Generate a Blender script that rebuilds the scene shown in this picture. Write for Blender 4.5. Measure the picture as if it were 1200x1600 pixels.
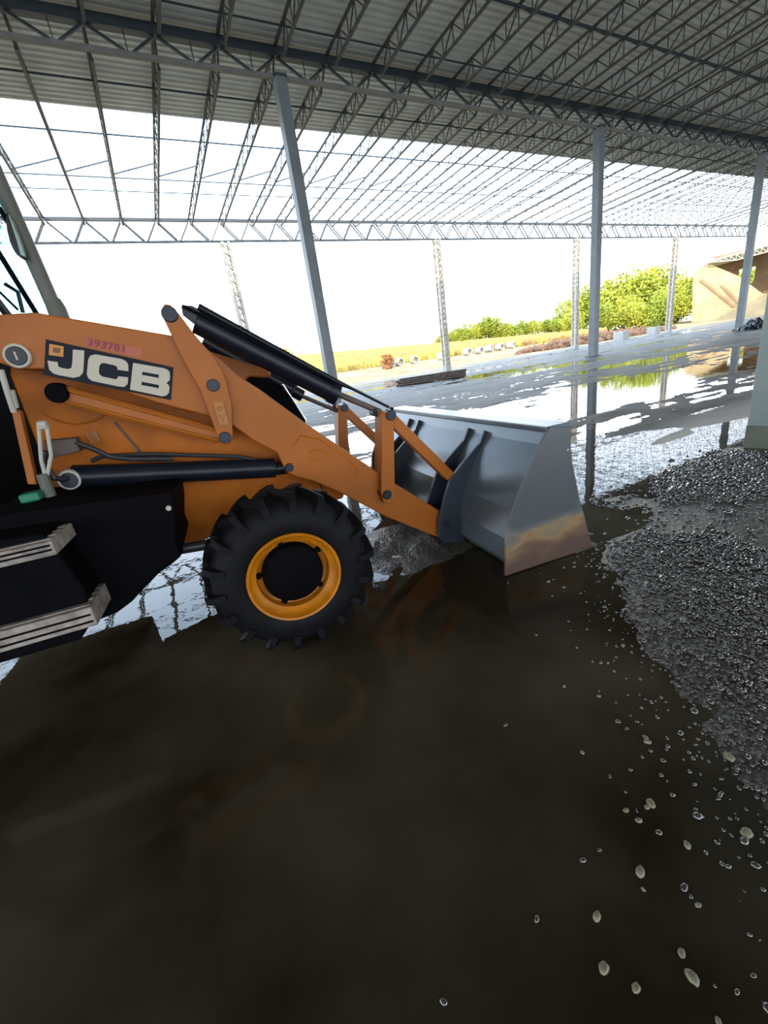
import bpy, math, random
import numpy as np
from mathutils import Vector, Matrix

for o in list(bpy.data.objects): bpy.data.objects.remove(o, do_unlink=True)
scn = bpy.context.scene
COL = scn.collection

# ------------------------------------------------------------------ camera
EYE = 1.4
cam_d = bpy.data.cameras.new('camera'); cam = bpy.data.objects.new('camera', cam_d); COL.objects.link(cam)
cam_d.sensor_fit = 'HORIZONTAL'; cam_d.sensor_width = 36.0; cam_d.lens = 36.0*646.7/1200.0
cam_d.clip_start = 0.02; cam_d.clip_end = 1000
R_ = [(0.86991175, -0.27684697, 0.40817802), (-0.47306634, -0.23426853, 0.84930942), (-0.13950548, -0.93191953, -0.33475993)]
m = Matrix.Identity(4)
for i in range(3):
    m[i][0] = R_[i][0]; m[i][1] = -R_[i][1]; m[i][2] = -R_[i][2]
m[2][3] = EYE
cam.matrix_world = m
scn.camera = cam

# ------------------------------------------------------------------ light
SKY = 6.0
w = bpy.data.worlds.new('sky'); scn.world = w; w.use_nodes = True
nt = w.node_tree; nt.nodes.clear()
wo = nt.nodes.new('ShaderNodeOutputWorld'); bg = nt.nodes.new('ShaderNodeBackground')
tc = nt.nodes.new('ShaderNodeTexCoord'); sx = nt.nodes.new('ShaderNodeSeparateXYZ'); cr = nt.nodes.new('ShaderNodeValToRGB')
cr.color_ramp.elements[0].position = 0.0; cr.color_ramp.elements[0].color = (0.92, 0.95, 1.0, 1)
cr.color_ramp.elements[1].position = 0.50; cr.color_ramp.elements[1].color = (0.56, 0.76, 1.0, 1)
nt.links.new(tc.outputs['Generated'], sx.inputs[0]); nt.links.new(sx.outputs['Z'], cr.inputs[0])
nt.links.new(cr.outputs[0], bg.inputs['Color']); bg.inputs['Strength'].default_value = SKY
nt.links.new(bg.outputs[0], wo.inputs[0])
sd = bpy.data.lights.new('sun', 'SUN'); sun = bpy.data.objects.new('sun', sd); COL.objects.link(sun)
sd.energy = 6.0; sd.angle = 0.01; sd.color = (1.0, 0.86, 0.62)
sdir = Vector((-0.62, -0.78, 0.37)).normalized()
sun.rotation_euler = sdir.to_track_quat('Z', 'Y').to_euler()
scn.view_settings.view_transform = 'Standard'; scn.view_settings.look = 'None'
scn.view_settings.gamma = 1.0; scn.view_settings.use_curve_mapping = False
scn.view_settings.exposure = 0.0

# ------------------------------------------------------------------ materials
def mat(name, col, rough=0.6, metal=0.0, var=0.0, scale=8.0, bump=0.0, bscale=40.0, col2=None, coat=0.0, spec=0.5, stretch=None, lo=0.35, hi=0.65):
    mt = bpy.data.materials.new(name); mt.use_nodes = True
    n = mt.node_tree; b = n.nodes['Principled BSDF']
    b.inputs['Base Color'].default_value = (*col, 1); b.inputs['Roughness'].default_value = rough
    b.inputs['Metallic'].default_value = metal; b.inputs['Coat Weight'].default_value = coat
    b.inputs['Specular IOR Level'].default_value = spec
    tcn = n.nodes.new('ShaderNodeTexCoord'); src = tcn.outputs['Object']
    if stretch:
        mp = n.nodes.new('ShaderNodeMapping'); mp.inputs['Scale'].default_value = stretch
        n.links.new(src, mp.inputs[0]); src = mp.outputs[0]
    if col2 or var:
        nz = n.nodes.new('ShaderNodeTexNoise'); nz.inputs['Scale'].default_value = scale; nz.inputs['Detail'].default_value = 6
        n.links.new(src, nz.inputs['Vector'])
        rp = n.nodes.new('ShaderNodeValToRGB')
        c2 = col2 if col2 else tuple(max(0, c*(1-var)) for c in col)
        rp.color_ramp.elements[0].position = lo; rp.color_ramp.elements[1].position = hi
        rp.color_ramp.elements[0].color = (*c2, 1); rp.color_ramp.elements[1].color = (*col, 1)
        n.links.new(nz.outputs['Fac'], rp.inputs[0]); n.links.new(rp.outputs[0], b.inputs['Base Color'])
    if bump:
        nb = n.nodes.new('ShaderNodeTexNoise'); nb.inputs['Scale'].default_value = bscale; nb.inputs['Detail'].default_value = 5
        n.links.new(src, nb.inputs['Vector'])
        bp = n.nodes.new('ShaderNodeBump'); bp.inputs['Strength'].default_value = bump; bp.inputs['Distance'].default_value = 0.01
        n.links.new(nb.outputs['Fac'], bp.inputs['Height']); n.links.new(bp.outputs[0], b.inputs['Normal'])
    return mt

M = dict(
    orange=mat('orange_paint', (0.37, 0.106, 0.010), 0.45, spec=0.28, var=0.16, scale=3, bump=0.05, bscale=90),
    orange_dark=mat('chassis_orange', (0.50, 0.135, 0.005), 0.5, spec=0.2, var=0.3, scale=5, bump=0.08),
    rim=mat('rim_paint', (0.50, 0.165, 0.003), 0.45, spec=0.3, var=0.25, scale=9),
    black=mat('black_paint', (0.003, 0.003, 0.004), 0.7, var=0.3, spec=0.05),
    blackmetal=mat('black_cylinder', (0.007, 0.009, 0.015), 0.35, var=0.3, scale=12, spec=0.25),
    pin=mat('pin_steel', (0.012, 0.017, 0.028), 0.4, spec=0.3),
    rubber=mat('tire_rubber', (0.006, 0.006, 0.007), 0.6, spec=0.14, var=0.4, scale=14, bump=0.3, bscale=60),
    hose=mat('hose_rubber', (0.015, 0.015, 0.017), 0.5),
    chrome=mat('chrome_rod', (0.55, 0.55, 0.56), 0.18, metal=1.0),
    steel=mat('girder_paint', (0.045, 0.065, 0.085), 0.55, var=0.25, scale=2),
    steelbot=mat('girder_chord_paint', (0.20, 0.20, 0.19), 0.6, var=0.25, scale=2),
    steelfar=mat('far_girder_paint', (0.05, 0.055, 0.06), 0.6, var=0.25, scale=2),
    joist=mat('joist_primer', (0.11, 0.10, 0.08), 0.6, var=0.4, scale=2, col2=(0.05, 0.06, 0.07)),
    column=mat('column_paint', (0.17, 0.20, 0.215), 0.5, var=0.2, scale=2),
    post=mat('pale_lattice_paint', (0.50, 0.43, 0.34), 0.6, var=0.3, scale=3),
    sheet=mat('roof_sheet', (0.90, 0.88, 0.78), 0.55, var=0.12, scale=1.5),
    concrete=mat('concrete', (0.42, 0.41, 0.38), 0.8, var=0.2, bump=0.2),
    paintcol=mat('grey_green_paint', (0.22, 0.26, 0.245), 0.6, var=0.1, scale=3),
    paintband=mat('dark_band', (0.13, 0.14, 0.105), 0.6, var=0.15, scale=6),  # column foot, a darker tone than the shaft
    white=mat('white_mark', (0.46, 0.41, 0.32), 0.5), navy=mat('decal_navy', (0.012, 0.014, 0.021), 0.5, spec=0.1),
    gold=mat('decal_gold', (0.50, 0.20, 0.02), 0.5), serial=mat('serial_pink', (0.40, 0.10, 0.055), 0.6),
    serialink=mat('serial_ink', (0.24, 0.03, 0.025), 0.6), sticker=mat('sticker_line', (0.16, 0.07, 0.02), 0.6),
    stickerbg=mat('sticker_ground', (0.42, 0.16, 0.03), 0.6),
    glass=mat('mirror_glass', (0.22, 0.34, 0.26), 0.2), olive=mat('exhaust_grey', (0.10, 0.10, 0.075), 0.5, var=0.25, scale=5),
    whitehose=mat('white_hose', (0.42, 0.40, 0.34), 0.6), green=mat('green_cap', (0.01, 0.16, 0.09), 0.5),
    tread=mat('step_tread', (0.34, 0.29, 0.25), 0.6, var=0.5, scale=20, bump=0.4),
    brown=mat('bark', (0.16, 0.10, 0.06), 0.9, var=0.4),
    rust=mat('rusty_steel', (0.10, 0.07, 0.055), 0.6, var=0.5, scale=6),
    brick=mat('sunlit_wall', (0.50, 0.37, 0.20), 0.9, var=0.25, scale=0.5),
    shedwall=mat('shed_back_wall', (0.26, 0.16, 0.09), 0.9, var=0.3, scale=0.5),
    brickred=mat('brick_red', (0.42, 0.20, 0.10), 0.9, var=0.25, scale=0.5),
)
# bucket: grey paint, scoured rusty low down
def bucket_mat():
    mt = bpy.data.materials.new('bucket_grey'); mt.use_nodes = True; n = mt.node_tree; b = n.nodes['Principled BSDF']
    tcn = n.nodes.new('ShaderNodeTexCoord'); sp = n.nodes.new('ShaderNodeSeparateXYZ'); n.links.new(tcn.outputs['Object'], sp.inputs[0])
    mp = n.nodes.new('ShaderNodeMapping'); mp.inputs['Scale'].default_value = (2.0, 2.0, 5.0); n.links.new(tcn.outputs['Object'], mp.inputs[0])
    nz = n.nodes.new('ShaderNodeTexNoise'); nz.inputs['Scale'].default_value = 1.6; nz.inputs['Detail'].default_value = 5; n.links.new(mp.outputs[0], nz.inputs[0])
    a = n.nodes.new('ShaderNodeMath'); a.operation = 'MULTIPLY_ADD'; a.inputs[1].default_value = 0.42; n.links.new(nz.outputs[0], a.inputs[0]); n.links.new(sp.outputs['Z'], a.inputs[2])
    # side plate only (outer face, local y < -1.28)
    rp = n.nodes.new('ShaderNodeValToRGB'); e = rp.color_ramp.elements
    e[0].position = 0.30; e[0].color = (0.105, 0.066, 0.052, 1); e[1].position = 0.56; e[1].color = (0.085, 0.095, 0.10, 1)
    x = e.new(0.38); x.color = (0.17, 0.105, 0.065, 1); x = e.new(0.44); x.color = (0.30, 0.20, 0.10, 1); x = e.new(0.50); x.color = (0.15, 0.145, 0.135, 1)
    n.links.new(a.outputs[0], rp.inputs[0]); n.links.new(rp.outputs[0], b.inputs['Base Color'])
    b.inputs['Roughness'].default_value = 0.38; b.inputs['Metallic'].default_value = 0.25
    return mt
M['bucket'] = mat('bucket_shell', (0.105, 0.13, 0.15), 0.32, metal=0.3, var=0.2, scale=2.5)
M['bucketside'] = bucket_mat()
M['rib'] = mat('bucket_rib', (0.025, 0.032, 0.045), 0.35, metal=0.1)
# cab glass
gm = bpy.data.materials.new('cab_glass'); gm.use_nodes = True
gb = gm.node_tree.nodes['Principled BSDF']; gb.inputs['Base Color'].default_value = (0.25, 0.70, 0.68, 1)
gb.inputs['Roughness'].default_value = 0.02; gb.inputs['Transmission Weight'].default_value = 1.0; gb.inputs['IOR'].default_value = 1.1
M['cabglass'] = gm

# ------------------------------------------------------------------ mesh builder
class MB:
    def __init__(s): s.v = []; s.f = []
    def add(s, vs, fs):
        k = len(s.v); s.v += [tuple(p) for p in vs]; s.f += [tuple(i+k for i in f) for f in fs]; return s
    def box(s, a, b):
        x0, y0, z0 = a; x1, y1, z1 = b
        return s.add([(x0,y0,z0),(x1,y0,z0),(x1,y1,z0),(x0,y1,z0),(x0,y0,z1),(x1,y0,z1),(x1,y1,z1),(x0,y1,z1)],
              [(3,2,1,0),(4,5,6,7),(0,1,5,4),(1,2,6,5),(2,3,7,6),(3,0,4,7)])
    def bar(s, p, q, w, h=None, up=(0,0,1)):
        h = h or w; p = Vector(p); q = Vector(q); d = (q-p).normalized(); u = Vector(up)
        if abs(d.dot(u)) > 0.98: u = Vector((0,1,0))
        a = d.cross(u).normalized()*w/2; b = a.cross(d).normalized()*h/2
        vs = [p-a-b,p+a-b,p+a+b,p-a+b,q-a-b,q+a-b,q+a+b,q-a+b]
        return s.add(vs, [(0,1,2,3),(7,6,5,4),(4,5,1,0),(5,6,2,1),(6,7,3,2),(7,4,0,3)])
    def tube(s, pts, r, n=12, caps=True):
        pts = [Vector(p) for p in pts]; rs = r if isinstance(r, (list,tuple)) else [r]*len(pts)
        vs = []; fs = []; pa = None
        for i, p in enumerate(pts):
            d = (pts[min(i+1,len(pts)-1)]-pts[max(i-1,0)]).normalized()
            if pa is None:
                u = Vector((0,0,1)) if abs(d.z) < .9 else Vector((0,1,0)); a = d.cross(u).normalized()
            else: a = (pa - d*pa.dot(d)).normalized()
            pa = a; b = d.cross(a)
            for k in range(n):
                t = 2*math.pi*k/n; vs.append(p+(a*math.cos(t)+b*math.sin(t))*rs[i])
        for i in range(len(pts)-1):
            for k in range(n):
                k2 = (k+1) % n; fs.append((i*n+k, i*n+k2, (i+1)*n+k2, (i+1)*n+k))
        if caps: fs.append(tuple(range(n))[::-1]); fs.append(tuple(range((len(pts)-1)*n, len(pts)*n)))
        return s.add(vs, fs)
    def prism(s, poly, y0, y1):           # poly in (x,z), extruded along y
        n = len(poly); vs = [(x,y0,z) for x,z in poly]+[(x,y1,z) for x,z in poly]
        return s.add(vs, [tuple(range(n)), tuple(range(n,2*n))[::-1]]+[(i,i+n,(i+1)%n+n,(i+1)%n) for i in range(n)])
    def lathe(s, prof, c, n=48):          # prof (radius, y) about the y axis through c
        vs = []; fs = []; m_ = len(prof)
        for k in range(n):
            t = 2*math.pi*k/n
            for r, y in prof: vs.append((c[0]+r*math.cos(t), c[1]+y, c[2]+r*math.sin(t)))
        for k in range(n):
            k2 = (k+1) % n
            for i in range(m_-1): fs.append((k*m_+i, k*m_+i+1, k2*m_+i+1, k2*m_+i))
        return s.add(vs, fs)
    def build(s, name, mt, parent=None, bevel=0, smooth=False, **tags):
        me = bpy.data.meshes.new(name); me.from_pydata([tuple(p) for p in s.v], [], s.f); me.validate(); me.update()
        o = bpy.data.objects.new(name, me); COL.objects.link(o); me.materials.append(mt)
        if smooth:
            me.shade_smooth(); me.set_sharp_from_angle(angle=math.radians(38))
        if bevel:
            md = o.modifiers.new('bevel', 'BEVEL'); md.width = bevel; md.segments = 2; md.limit_method = 'ANGLE'; md.angle_limit = math.radians(40)
        if parent: o.parent = parent
        tag(o, **tags); return o
def tag(o, label=None, category=None, group=None, kind=None):
    for k, v in (('label',label),('category',category),('group',group),('kind',kind)):
        if v: o[k] = v
    return o
def empty(name, loc=(0,0,0), rz=0, **tags):
    o = bpy.data.objects.new(name, None); COL.objects.link(o); o.location = loc; o.rotation_euler = (0,0,rz); o.empty_display_size = 0.2
    return tag(o, **tags)
def dup(root, loc=None, label=None, group=None, rz=None):
    r = root.copy(); COL.objects.link(r)
    if loc is not None: r.location = loc
    if rz is not None: r.rotation_euler = (0,0,rz)
    if label: r['label'] = label
    if group: r['group'] = group
    for ch in root.children:
        c = ch.copy(); COL.objects.link(c); c.parent = r
        for g in ch.children:
            d = g.copy(); COL.objects.link(d); d.parent = c
    return r

# ------------------------------------------------------------------ noise for terrain
rng = np.random.default_rng(7)
_T = rng.random((256,256))
def vn(x, y):
    xi = np.floor(x).astype(int); yi = np.floor(y).astype(int); fx = x-xi; fy = y-yi
    fx = fx*fx*(3-2*fx); fy = fy*fy*(3-2*fy)
    g = lambda i, j: _T[i & 255, j & 255]
    return (g(xi,yi)*(1-fx)+g(xi+1,yi)*fx)*(1-fy)+(g(xi,yi+1)*(1-fx)+g(xi+1,yi+1)*fx)*fy
def fbm(x, y, o=5):
    s = 0; a = 0.5; t = 0
    for k in range(o):
        s = s+a*vn(x*2**k+17.3*k, y*2**k+5.1*k); t += a; a *= 0.5
    return s/t-0.5
def sstep(a, b, x):
    t = np.clip((x-a)/(b-a), 0, 1); return t*t*(3-2*t)
def gravel(x, y):
    d = np.minimum((0.94*x-0.62-y)*0.73+0.35*fbm(x*1.3, y*1.3, 3), 2.38-y+0.25*fbm(x*.8+9, y*.8, 3))
    return sstep(-0.25, 0.55, d)*sstep(-1.5, -1.0, y)
def hill(x, y):
    zc = np.clip(6.2-0.038*x, 0.6, 6.2)
    return zc*np.clip((y-41)/54.0, 0, 1)
def ground_z(x, y):
    g = gravel(x, y)
    near = -0.011+0.014*fbm(x*1.1, y*1.1, 5)
    flat = sstep(0.05, 0.16, fbm(x*0.9+3, y*1.6+40, 3))
    gz = 0.006+0.010*(1-flat)+0.026*fbm(x*2.2, y*2.2, 5)+0.010*(1-flat)*fbm(x*22, y*22, 3)
    yardm = sstep(2.35, 3.0, y-0.0*x)*sstep(1.2, 2.6, x+0.25*(y-3))
    th = 0.04
    yx = x*np.cos(th)-y*np.sin(th); yy = x*np.sin(th)+y*np.cos(th)
    sc = 1.0+0.05*np.maximum(y, 0)
    bands = fbm(yx*0.12, yy*0.62+30, 5)
    fine = fbm(yx*1.8, yy*4.5, 5)+0.6*fbm(yx*0.5+7, yy*9, 4)
    dry = sstep(3.5, 13, y)
    yz = -0.008+0.075*bands+0.050*fine*sstep(2.5, 5, y)+0.016*dry
    z = near*(1-yardm)+yz*yardm
    z = z*(1-g)+gz*g
    z = z+0.045*np.exp(-((x-1.48)/0.42)**4-((y-2.72)/0.42)**4)*(1+2.0*fbm(x*5, y*5, 4))
    z = z+0.05*sstep(33, 37, y)+0.12*fbm(x*0.4, y*0.4, 3)*sstep(34, 40, y)
    out = sstep(-1, -4, y)+sstep(-14, -22, x)
    z = z+0.03*np.clip(out, 0, 1)
    return z+hill(x, y)

# ground: rings about the origin, finer near by
azs = np.concatenate([np.arange(-35, 92, 0.22), np.arange(92, 325, 3.0)]); NA = len(azs)
rs = np.concatenate([[0.05], np.geomspace(0.2, 420, 620)]); NR = len(rs)
A_, R2 = np.meshgrid(np.radians(azs), rs)
X_ = R2*np.sin(A_); Y_ = R2*np.cos(A_); Z_ = ground_z(X_, Y_)
vs = np.stack([X_, Y_, Z_], -1).reshape(-1, 3)
i = np.arange(NR-1)[:, None]*NA; j = np.arange(NA)[None, :]; j2 = (j+1) % NA
fs = np.stack([i+j, i+j2, i+NA+j2, i+NA+j], -1).reshape(-1, 4)[:, ::-1]
def np_mesh(name, vs, fs, mt, smooth=True):
    me = bpy.data.meshes.new(name); k = fs.shape[1]
    me.vertices.add(len(vs)); me.vertices.foreach_set('co', vs.astype(np.float32).ravel())
    me.loops.add(fs.size); me.loops.foreach_set('vertex_index', fs.astype(np.int32).ravel())
    me.polygons.add(len(fs)); me.polygons.foreach_set('loop_start', np.arange(0, fs.size, k, dtype=np.int32))
    me.polygons.foreach_set('loop_total', np.full(len(fs), k, dtype=np.int32))
    if smooth: me.polygons.foreach_set('use_smooth', np.ones(len(fs), dtype=bool))
    me.update(calc_edges=True); me.validate(); me.materials.append(mt)
    o = bpy.data.objects.new(name, me); COL.objects.link(o); return o

def ground_mat():
    mt = bpy.data.materials.new('wet_ground'); mt.use_nodes = True; n = mt.node_tree; L = n.links; b = n.nodes['Principled BSDF']
    g = n.nodes.new('ShaderNodeNewGeometry'); sp = n.nodes.new('ShaderNodeSeparateXYZ'); L.new(g.outputs['Position'], sp.inputs[0])
    def noise(s, d=6, r=0.55):
        z = n.nodes.new('ShaderNodeTexNoise'); z.inputs['Scale'].default_value = s; z.inputs['Detail'].default_value = d; z.inputs['Roughness'].default_value = r
        L.new(g.outputs['Position'], z.inputs['Vector']); return z.outputs['Fac']
    def ramp(f, stops):
        r = n.nodes.new('ShaderNodeValToRGB'); e = r.color_ramp.elements
        e[0].position = stops[0][0]; e[0].color = (*stops[0][1], 1); e[1].position = stops[-1][0]; e[1].color = (*stops[-1][1], 1)
        for p, c in stops[1:-1]: x = e.new(p); x.color = (*c, 1)
        L.new(f, r.inputs[0]); return r.outputs[0]
    wet = ramp(noise(0.9), [(0.3, (0.045, 0.038, 0.027)), (0.5, (0.075, 0.067, 0.053)), (0.7, (0.12, 0.11, 0.088))])
    grit = ramp(noise(70, 3), [(0.35, (0.35, 0.35, 0.35)), (0.6, (1, 1, 1)), (0.75, (2.2, 2.2, 2.1))])
    mx = n.nodes.new('ShaderNodeMix'); mx.data_type = 'RGBA'; mx.blend_type = 'MULTIPLY'; mx.inputs[0].default_value = 1.0
    L.new(wet, mx.inputs[6]); L.new(grit, mx.inputs[7])
    field = ramp(noise(0.35), [(0.35, (0.30, 0.19, 0.09)), (0.6, (0.42, 0.30, 0.16))])
    mr = n.nodes.new('ShaderNodeMapRange'); mr.inputs[1].default_value = 32; mr.inputs[2].default_value = 39; L.new(sp.outputs['Y'], mr.inputs[0])
    m2 = n.nodes.new('ShaderNodeMix'); m2.data_type = 'RGBA'; L.new(mr.outputs[0], m2.inputs[0]); L.new(mx.outputs[2], m2.inputs[6]); L.new(field, m2.inputs[7])
    # paler clay away from the gravelled strip, lightened to throw light onto the roof
    vd = n.nodes.new('ShaderNodeVectorMath'); vd.operation = 'LENGTH'; L.new(g.outputs['Position'], vd.inputs[0])
    m6 = n.nodes.new('ShaderNodeMapRange'); m6.inputs[1].default_value = 5; m6.inputs[2].default_value = 12; m6.inputs[3].default_value = 0.0; m6.inputs[4].default_value = 1.0
    L.new(vd.outputs['Value'], m6.inputs[0])
    clay = ramp(noise(0.6), [(0.35, (0.060, 0.058, 0.052)), (0.65, (0.145, 0.14, 0.125))])
    m7 = n.nodes.new('ShaderNodeMix'); m7.data_type = 'RGBA'; L.new(m6.outputs[0], m7.inputs[0]); L.new(mx.outputs[2], m7.inputs[6]); L.new(clay, m7.inputs[7])
    L.new(m7.outputs[2], m2.inputs[6])
    L.new(m2.outputs[2], b.inputs['Base Color'])
    m3 = n.nodes.new('ShaderNodeMapRange'); m3.inputs[1].default_value = 34; m3.inputs[2].default_value = 40; m3.inputs[3].default_value = 0.5; m3.inputs[4].default_value = 0.9
    L.new(sp.outputs['Y'], m3.inputs[0])
    mk = n.nodes.new('ShaderNodeMapRange'); mk.inputs[1].default_value = 2.4; mk.inputs[2].default_value = 3.6; L.new(sp.outputs['Y'], mk.inputs[0])
    m4 = n.nodes.new('ShaderNodeMix'); L.new(mk.outputs[0], m4.inputs[0]); m4.inputs[2].default_value = 0.12; L.new(m3.outputs[0], m4.inputs[3]); L.new(m4.outputs[0], b.inputs['Roughness'])
    m5 = n.nodes.new('ShaderNodeMix'); L.new(mk.outputs[0], m5.inputs[0]); m5.inputs[2].default_value = 0.6; m5.inputs[3].default_value = 0.10; L.new(m5.outputs[0], b.inputs['Specular IOR Level'])
    bp = n.nodes.new('ShaderNodeBump'); bp.inputs['Strength'].default_value = 1.0; bp.inputs['Distance'].default_value = 0.02
    vo = n.nodes.new('ShaderNodeTexVoronoi'); vo.inputs['Scale'].default_value = 62; vo.feature = 'SMOOTH_F1'; L.new(g.outputs['Position'], vo.inputs['Vector'])
    ad = n.nodes.new('ShaderNodeMath'); ad.operation = 'MULTIPLY_ADD'; ad.inputs[1].default_value = -0.45; L.new(vo.outputs['Distance'], ad.inputs[0]); L.new(noise(26, 5, 0.62), ad.inputs[2])
    L.new(ad.outputs[0], bp.inputs['Height']); L.new(bp.outputs[0], b.inputs['Normal'])
    return mt
ground = tag(np_mesh('ground', vs, fs, ground_mat()), kind='structure')

def water_mat():
    mt = bpy.data.materials.new('murky_water'); mt.use_nodes = True; n = mt.node_tree; L = n.links; b = n.nodes['Principled BSDF']
    g = n.nodes.new('ShaderNodeNewGeometry')
    z = n.nodes.new('ShaderNodeTexNoise'); z.inputs['Scale'].default_value = 0.8; z.inputs['Detail'].default_value = 7; L.new(g.outputs['Position'], z.inputs['Vector'])
    r = n.nodes.new('ShaderNodeValToRGB'); e = r.color_ramp.elements
    e[0].position = 0.38; e[0].color = (0.020, 0.013, 0.005, 1); e[1].position = 0.62; e[1].color = (0.072, 0.061, 0.040, 1)
    L.new(z.outputs['Fac'], r.inputs[0]); L.new(r.outputs[0], b.inputs['Base Color'])
    b.inputs['Roughness'].default_value = 0.012; b.inputs['IOR'].default_value = 1.33
    # silt film dulls the shallow water close to the gravelled strip
    sp = n.nodes.new('ShaderNodeSeparateXYZ'); L.new(g.outputs['Position'], sp.inputs[0])
    sm_ = n.nodes.new('ShaderNodeMapRange'); sm_.inputs[1].default_value = 2.5; sm_.inputs[2].default_value = 1.5; sm_.inputs[3].default_value = 0.012; sm_.inputs[4].default_value = 0.10
    L.new(sp.outputs['Y'], sm_.inputs[0]); L.new(sm_.outputs[0], b.inputs['Roughness'])
    z2 = n.nodes.new('ShaderNodeTexNoise'); z2.inputs['Scale'].default_value = 5; z2.inputs['Detail'].default_value = 3; L.new(g.outputs['Position'], z2.inputs['Vector'])
    bp = n.nodes.new('ShaderNodeBump'); bp.inputs['Strength'].default_value = 0.05; bp.inputs['Distance'].default_value = 0.02
    L.new(z2.outputs['Fac'], bp.inputs['Height']); L.new(bp.outputs[0], b.inputs['Normal'])
    return mt
MB().add([(-22,-4,0),(95,-4,0),(95,36,0),(-22,36,0)], [(0,1,2,3)]).build('puddle_water', water_mat(), kind='structure')

# ------------------------------------------------------------------ shed
XA, BAY = 6.8383, 16.857; PITCH = BAY/9; Y1, Y2, Y0 = 17.391, 31.958, 2.82
H1, H1B, H2, H2B = 11.909, 11.047, 11.50, 10.196
SL = (H2-H1)/(Y2-Y1)
def roofz(y): return H1+(y-Y1)*SL
K0, K1 = -18, 45
# roof sheet: trapezoid ribs running along X
prof = []; y = 21.96; yend = -42.0; pr = 0.27  # sheet carried on unseen behind and to the left, to block the sun
while y > yend:
    for dy, dz in ((0, 0), (0.10, 0), (0.135, 0.04), (0.235, 0.04), (0.27, 0)):
        if dy < 0.27: prof.append((y-dy, roofz(y-dy)+0.10+dz))
    y -= pr
xa, xb = -42.0, XA+K1*PITCH+0.6; n_ = len(prof)
b = MB(); b.add([(xa,y,z) for y,z in prof]+[(xb,y,z) for y,z in prof]+[(xa,y,z+0.012) for y,z in prof]+[(xb,y,z+0.012) for y,z in prof],
    [(i,i+n_,i+n_+1,i+1) for i in range(n_-1)]+[(2*n_+i+1,3*n_+i+1,3*n_+i,2*n_+i) for i in range(n_-1)]+[(0,2*n_,3*n_,n_)])
b.build('ceiling', M['sheet'], kind='structure')

# lattice joists between girders
def make_joist(name, ya, yb, label, group, r=1.0):
    """runs from ya to yb (world y), modelled at x=0"""
    t = empty(name, (0, ya, roofz(ya)), label=label, category='roof joist', group=group)
    Ls = yb-ya; f = lambda s, d: (0, s, SL*s-d)
    D = 0.62; e = 0.75
    MB().bar(f(0,0.03), f(Ls,0.03), 0.09, 0.06).build('top_chord', M['joist'], t)
    bb = MB(); bb.bar(f(e,D), f(Ls-e,D), 0.09, 0.06); bb.bar(f(e,D), f(0.05,0.10), 0.05); bb.bar(f(Ls-e,D), f(Ls-0.05,0.10), 0.05)
    bb.build('bottom_chord', M['joist'], t)
    wb = MB(); n = 22; s0 = e; st = (Ls-2*e)/n
    for k in range(n):
        a = s0+k*st
        if k % 2 == 0: wb.bar(f(a,D), f(a+st,0.05), 0.036)
        else: wb.bar(f(a,0.05), f(a+st,D), 0.036)
        wb.bar(f(a,D), f(a,0.05), 0.028)
    wb.build('web', M['joist'], t)
    return t
j0 = make_joist('lattice_joist', Y1, Y2, 'bare lattice roof joist with open sky above, in the row past the sheeting', 'lattice joists of the open bay')
j1 = make_joist('lattice_joist', Y0, Y1, 'lattice roof joist carrying the corrugated sheeting overhead', 'lattice joists under the roof sheeting')
for k in range(-9, 46):
    o = j0 if k == -9 else dup(j0); o.location.x = XA+k*PITCH
for k in range(-5, 46):
    o = j1 if k == -5 else dup(j1); o.location.x = XA+k*PITCH

def make_girder(name, y, h, hb, label, wt, wb_, wd, mt, mb):
    t = empty(name, (0, y, 0), label=label, category='girder')
    MB().box((0,-wt/2,h-wt), (BAY,wt/2,h)).build('top_chord', mt, t)
    MB().box((0,-wb_/2,hb), (BAY,wb_/2,hb+wb_)).build('bottom_chord', mb, t)
    for dy in ((0.0,) if wt > 0.2 else (-0.05, 0.25)):
        w_ = MB()
        for k in range(9):
            x = k*PITCH
            w_.bar((x+0.05,dy,h-wt), (x+PITCH*0.50,dy,hb+wb_), wd); w_.bar((x+PITCH-0.05,dy,h-wt), (x+PITCH*0.60,dy,hb+wb_), wd)
            if dy >= 0 and wt > 0.2: w_.bar((x+PITCH*0.53,dy,h-wt), (x+PITCH*0.53,dy,hb+wb_), wd*0.4)
        w_.build('web', mt, t)
    return t
ord_ = ['left of', 'just right of', 'third bay along', 'fourth bay along', 'fifth bay along']
g1 = make_girder('lattice_girder', Y1, H1, H1B, '', 0.27, 0.12, 0.07, M['steel'], M['steelbot'])
lab1 = {-1: 'heavy blue-grey lattice girder at the photo top left, ending on the tallest dark column',
        0: 'heavy lattice girder between the tallest dark column and the middle column',
        1: 'heavy lattice girder between the middle dark column and the right-hand column',
        2: 'heavy lattice girder running off right from the right-hand column',
        3: 'heavy lattice girder farthest right under the sheeting'}
for i_, k in enumerate((-1,0,1,2,3)):
    o = g1 if i_ == 0 else dup(g1)
    o.location.x = XA+k*BAY; o['label'] = lab1[k]
g2 = make_girder('lattice_girder', Y2, H2, H2B, '', 0.17, 0.12, 0.07, M['steelfar'], M['steelfar'])
lab2 = {-1: 'thin lattice girder at the open far edge, leftmost bay behind the exhaust pipe',
        0: 'thin far-edge girder above the gap between first and second pale lattice posts',
        1: 'thin far-edge girder between second and third pale lattice posts',
        2: 'thin far-edge girder between third pale post and the one before the trees',
        3: 'thin far-edge girder right of the last pale post, above the sunlit wall'}
for i_, k in enumerate((-1,0,1,2,3)):
    o = g2 if i_ == 0 else dup(g2)
    o.location.x = XA+k*BAY; o['label'] = lab2[k]

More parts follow.
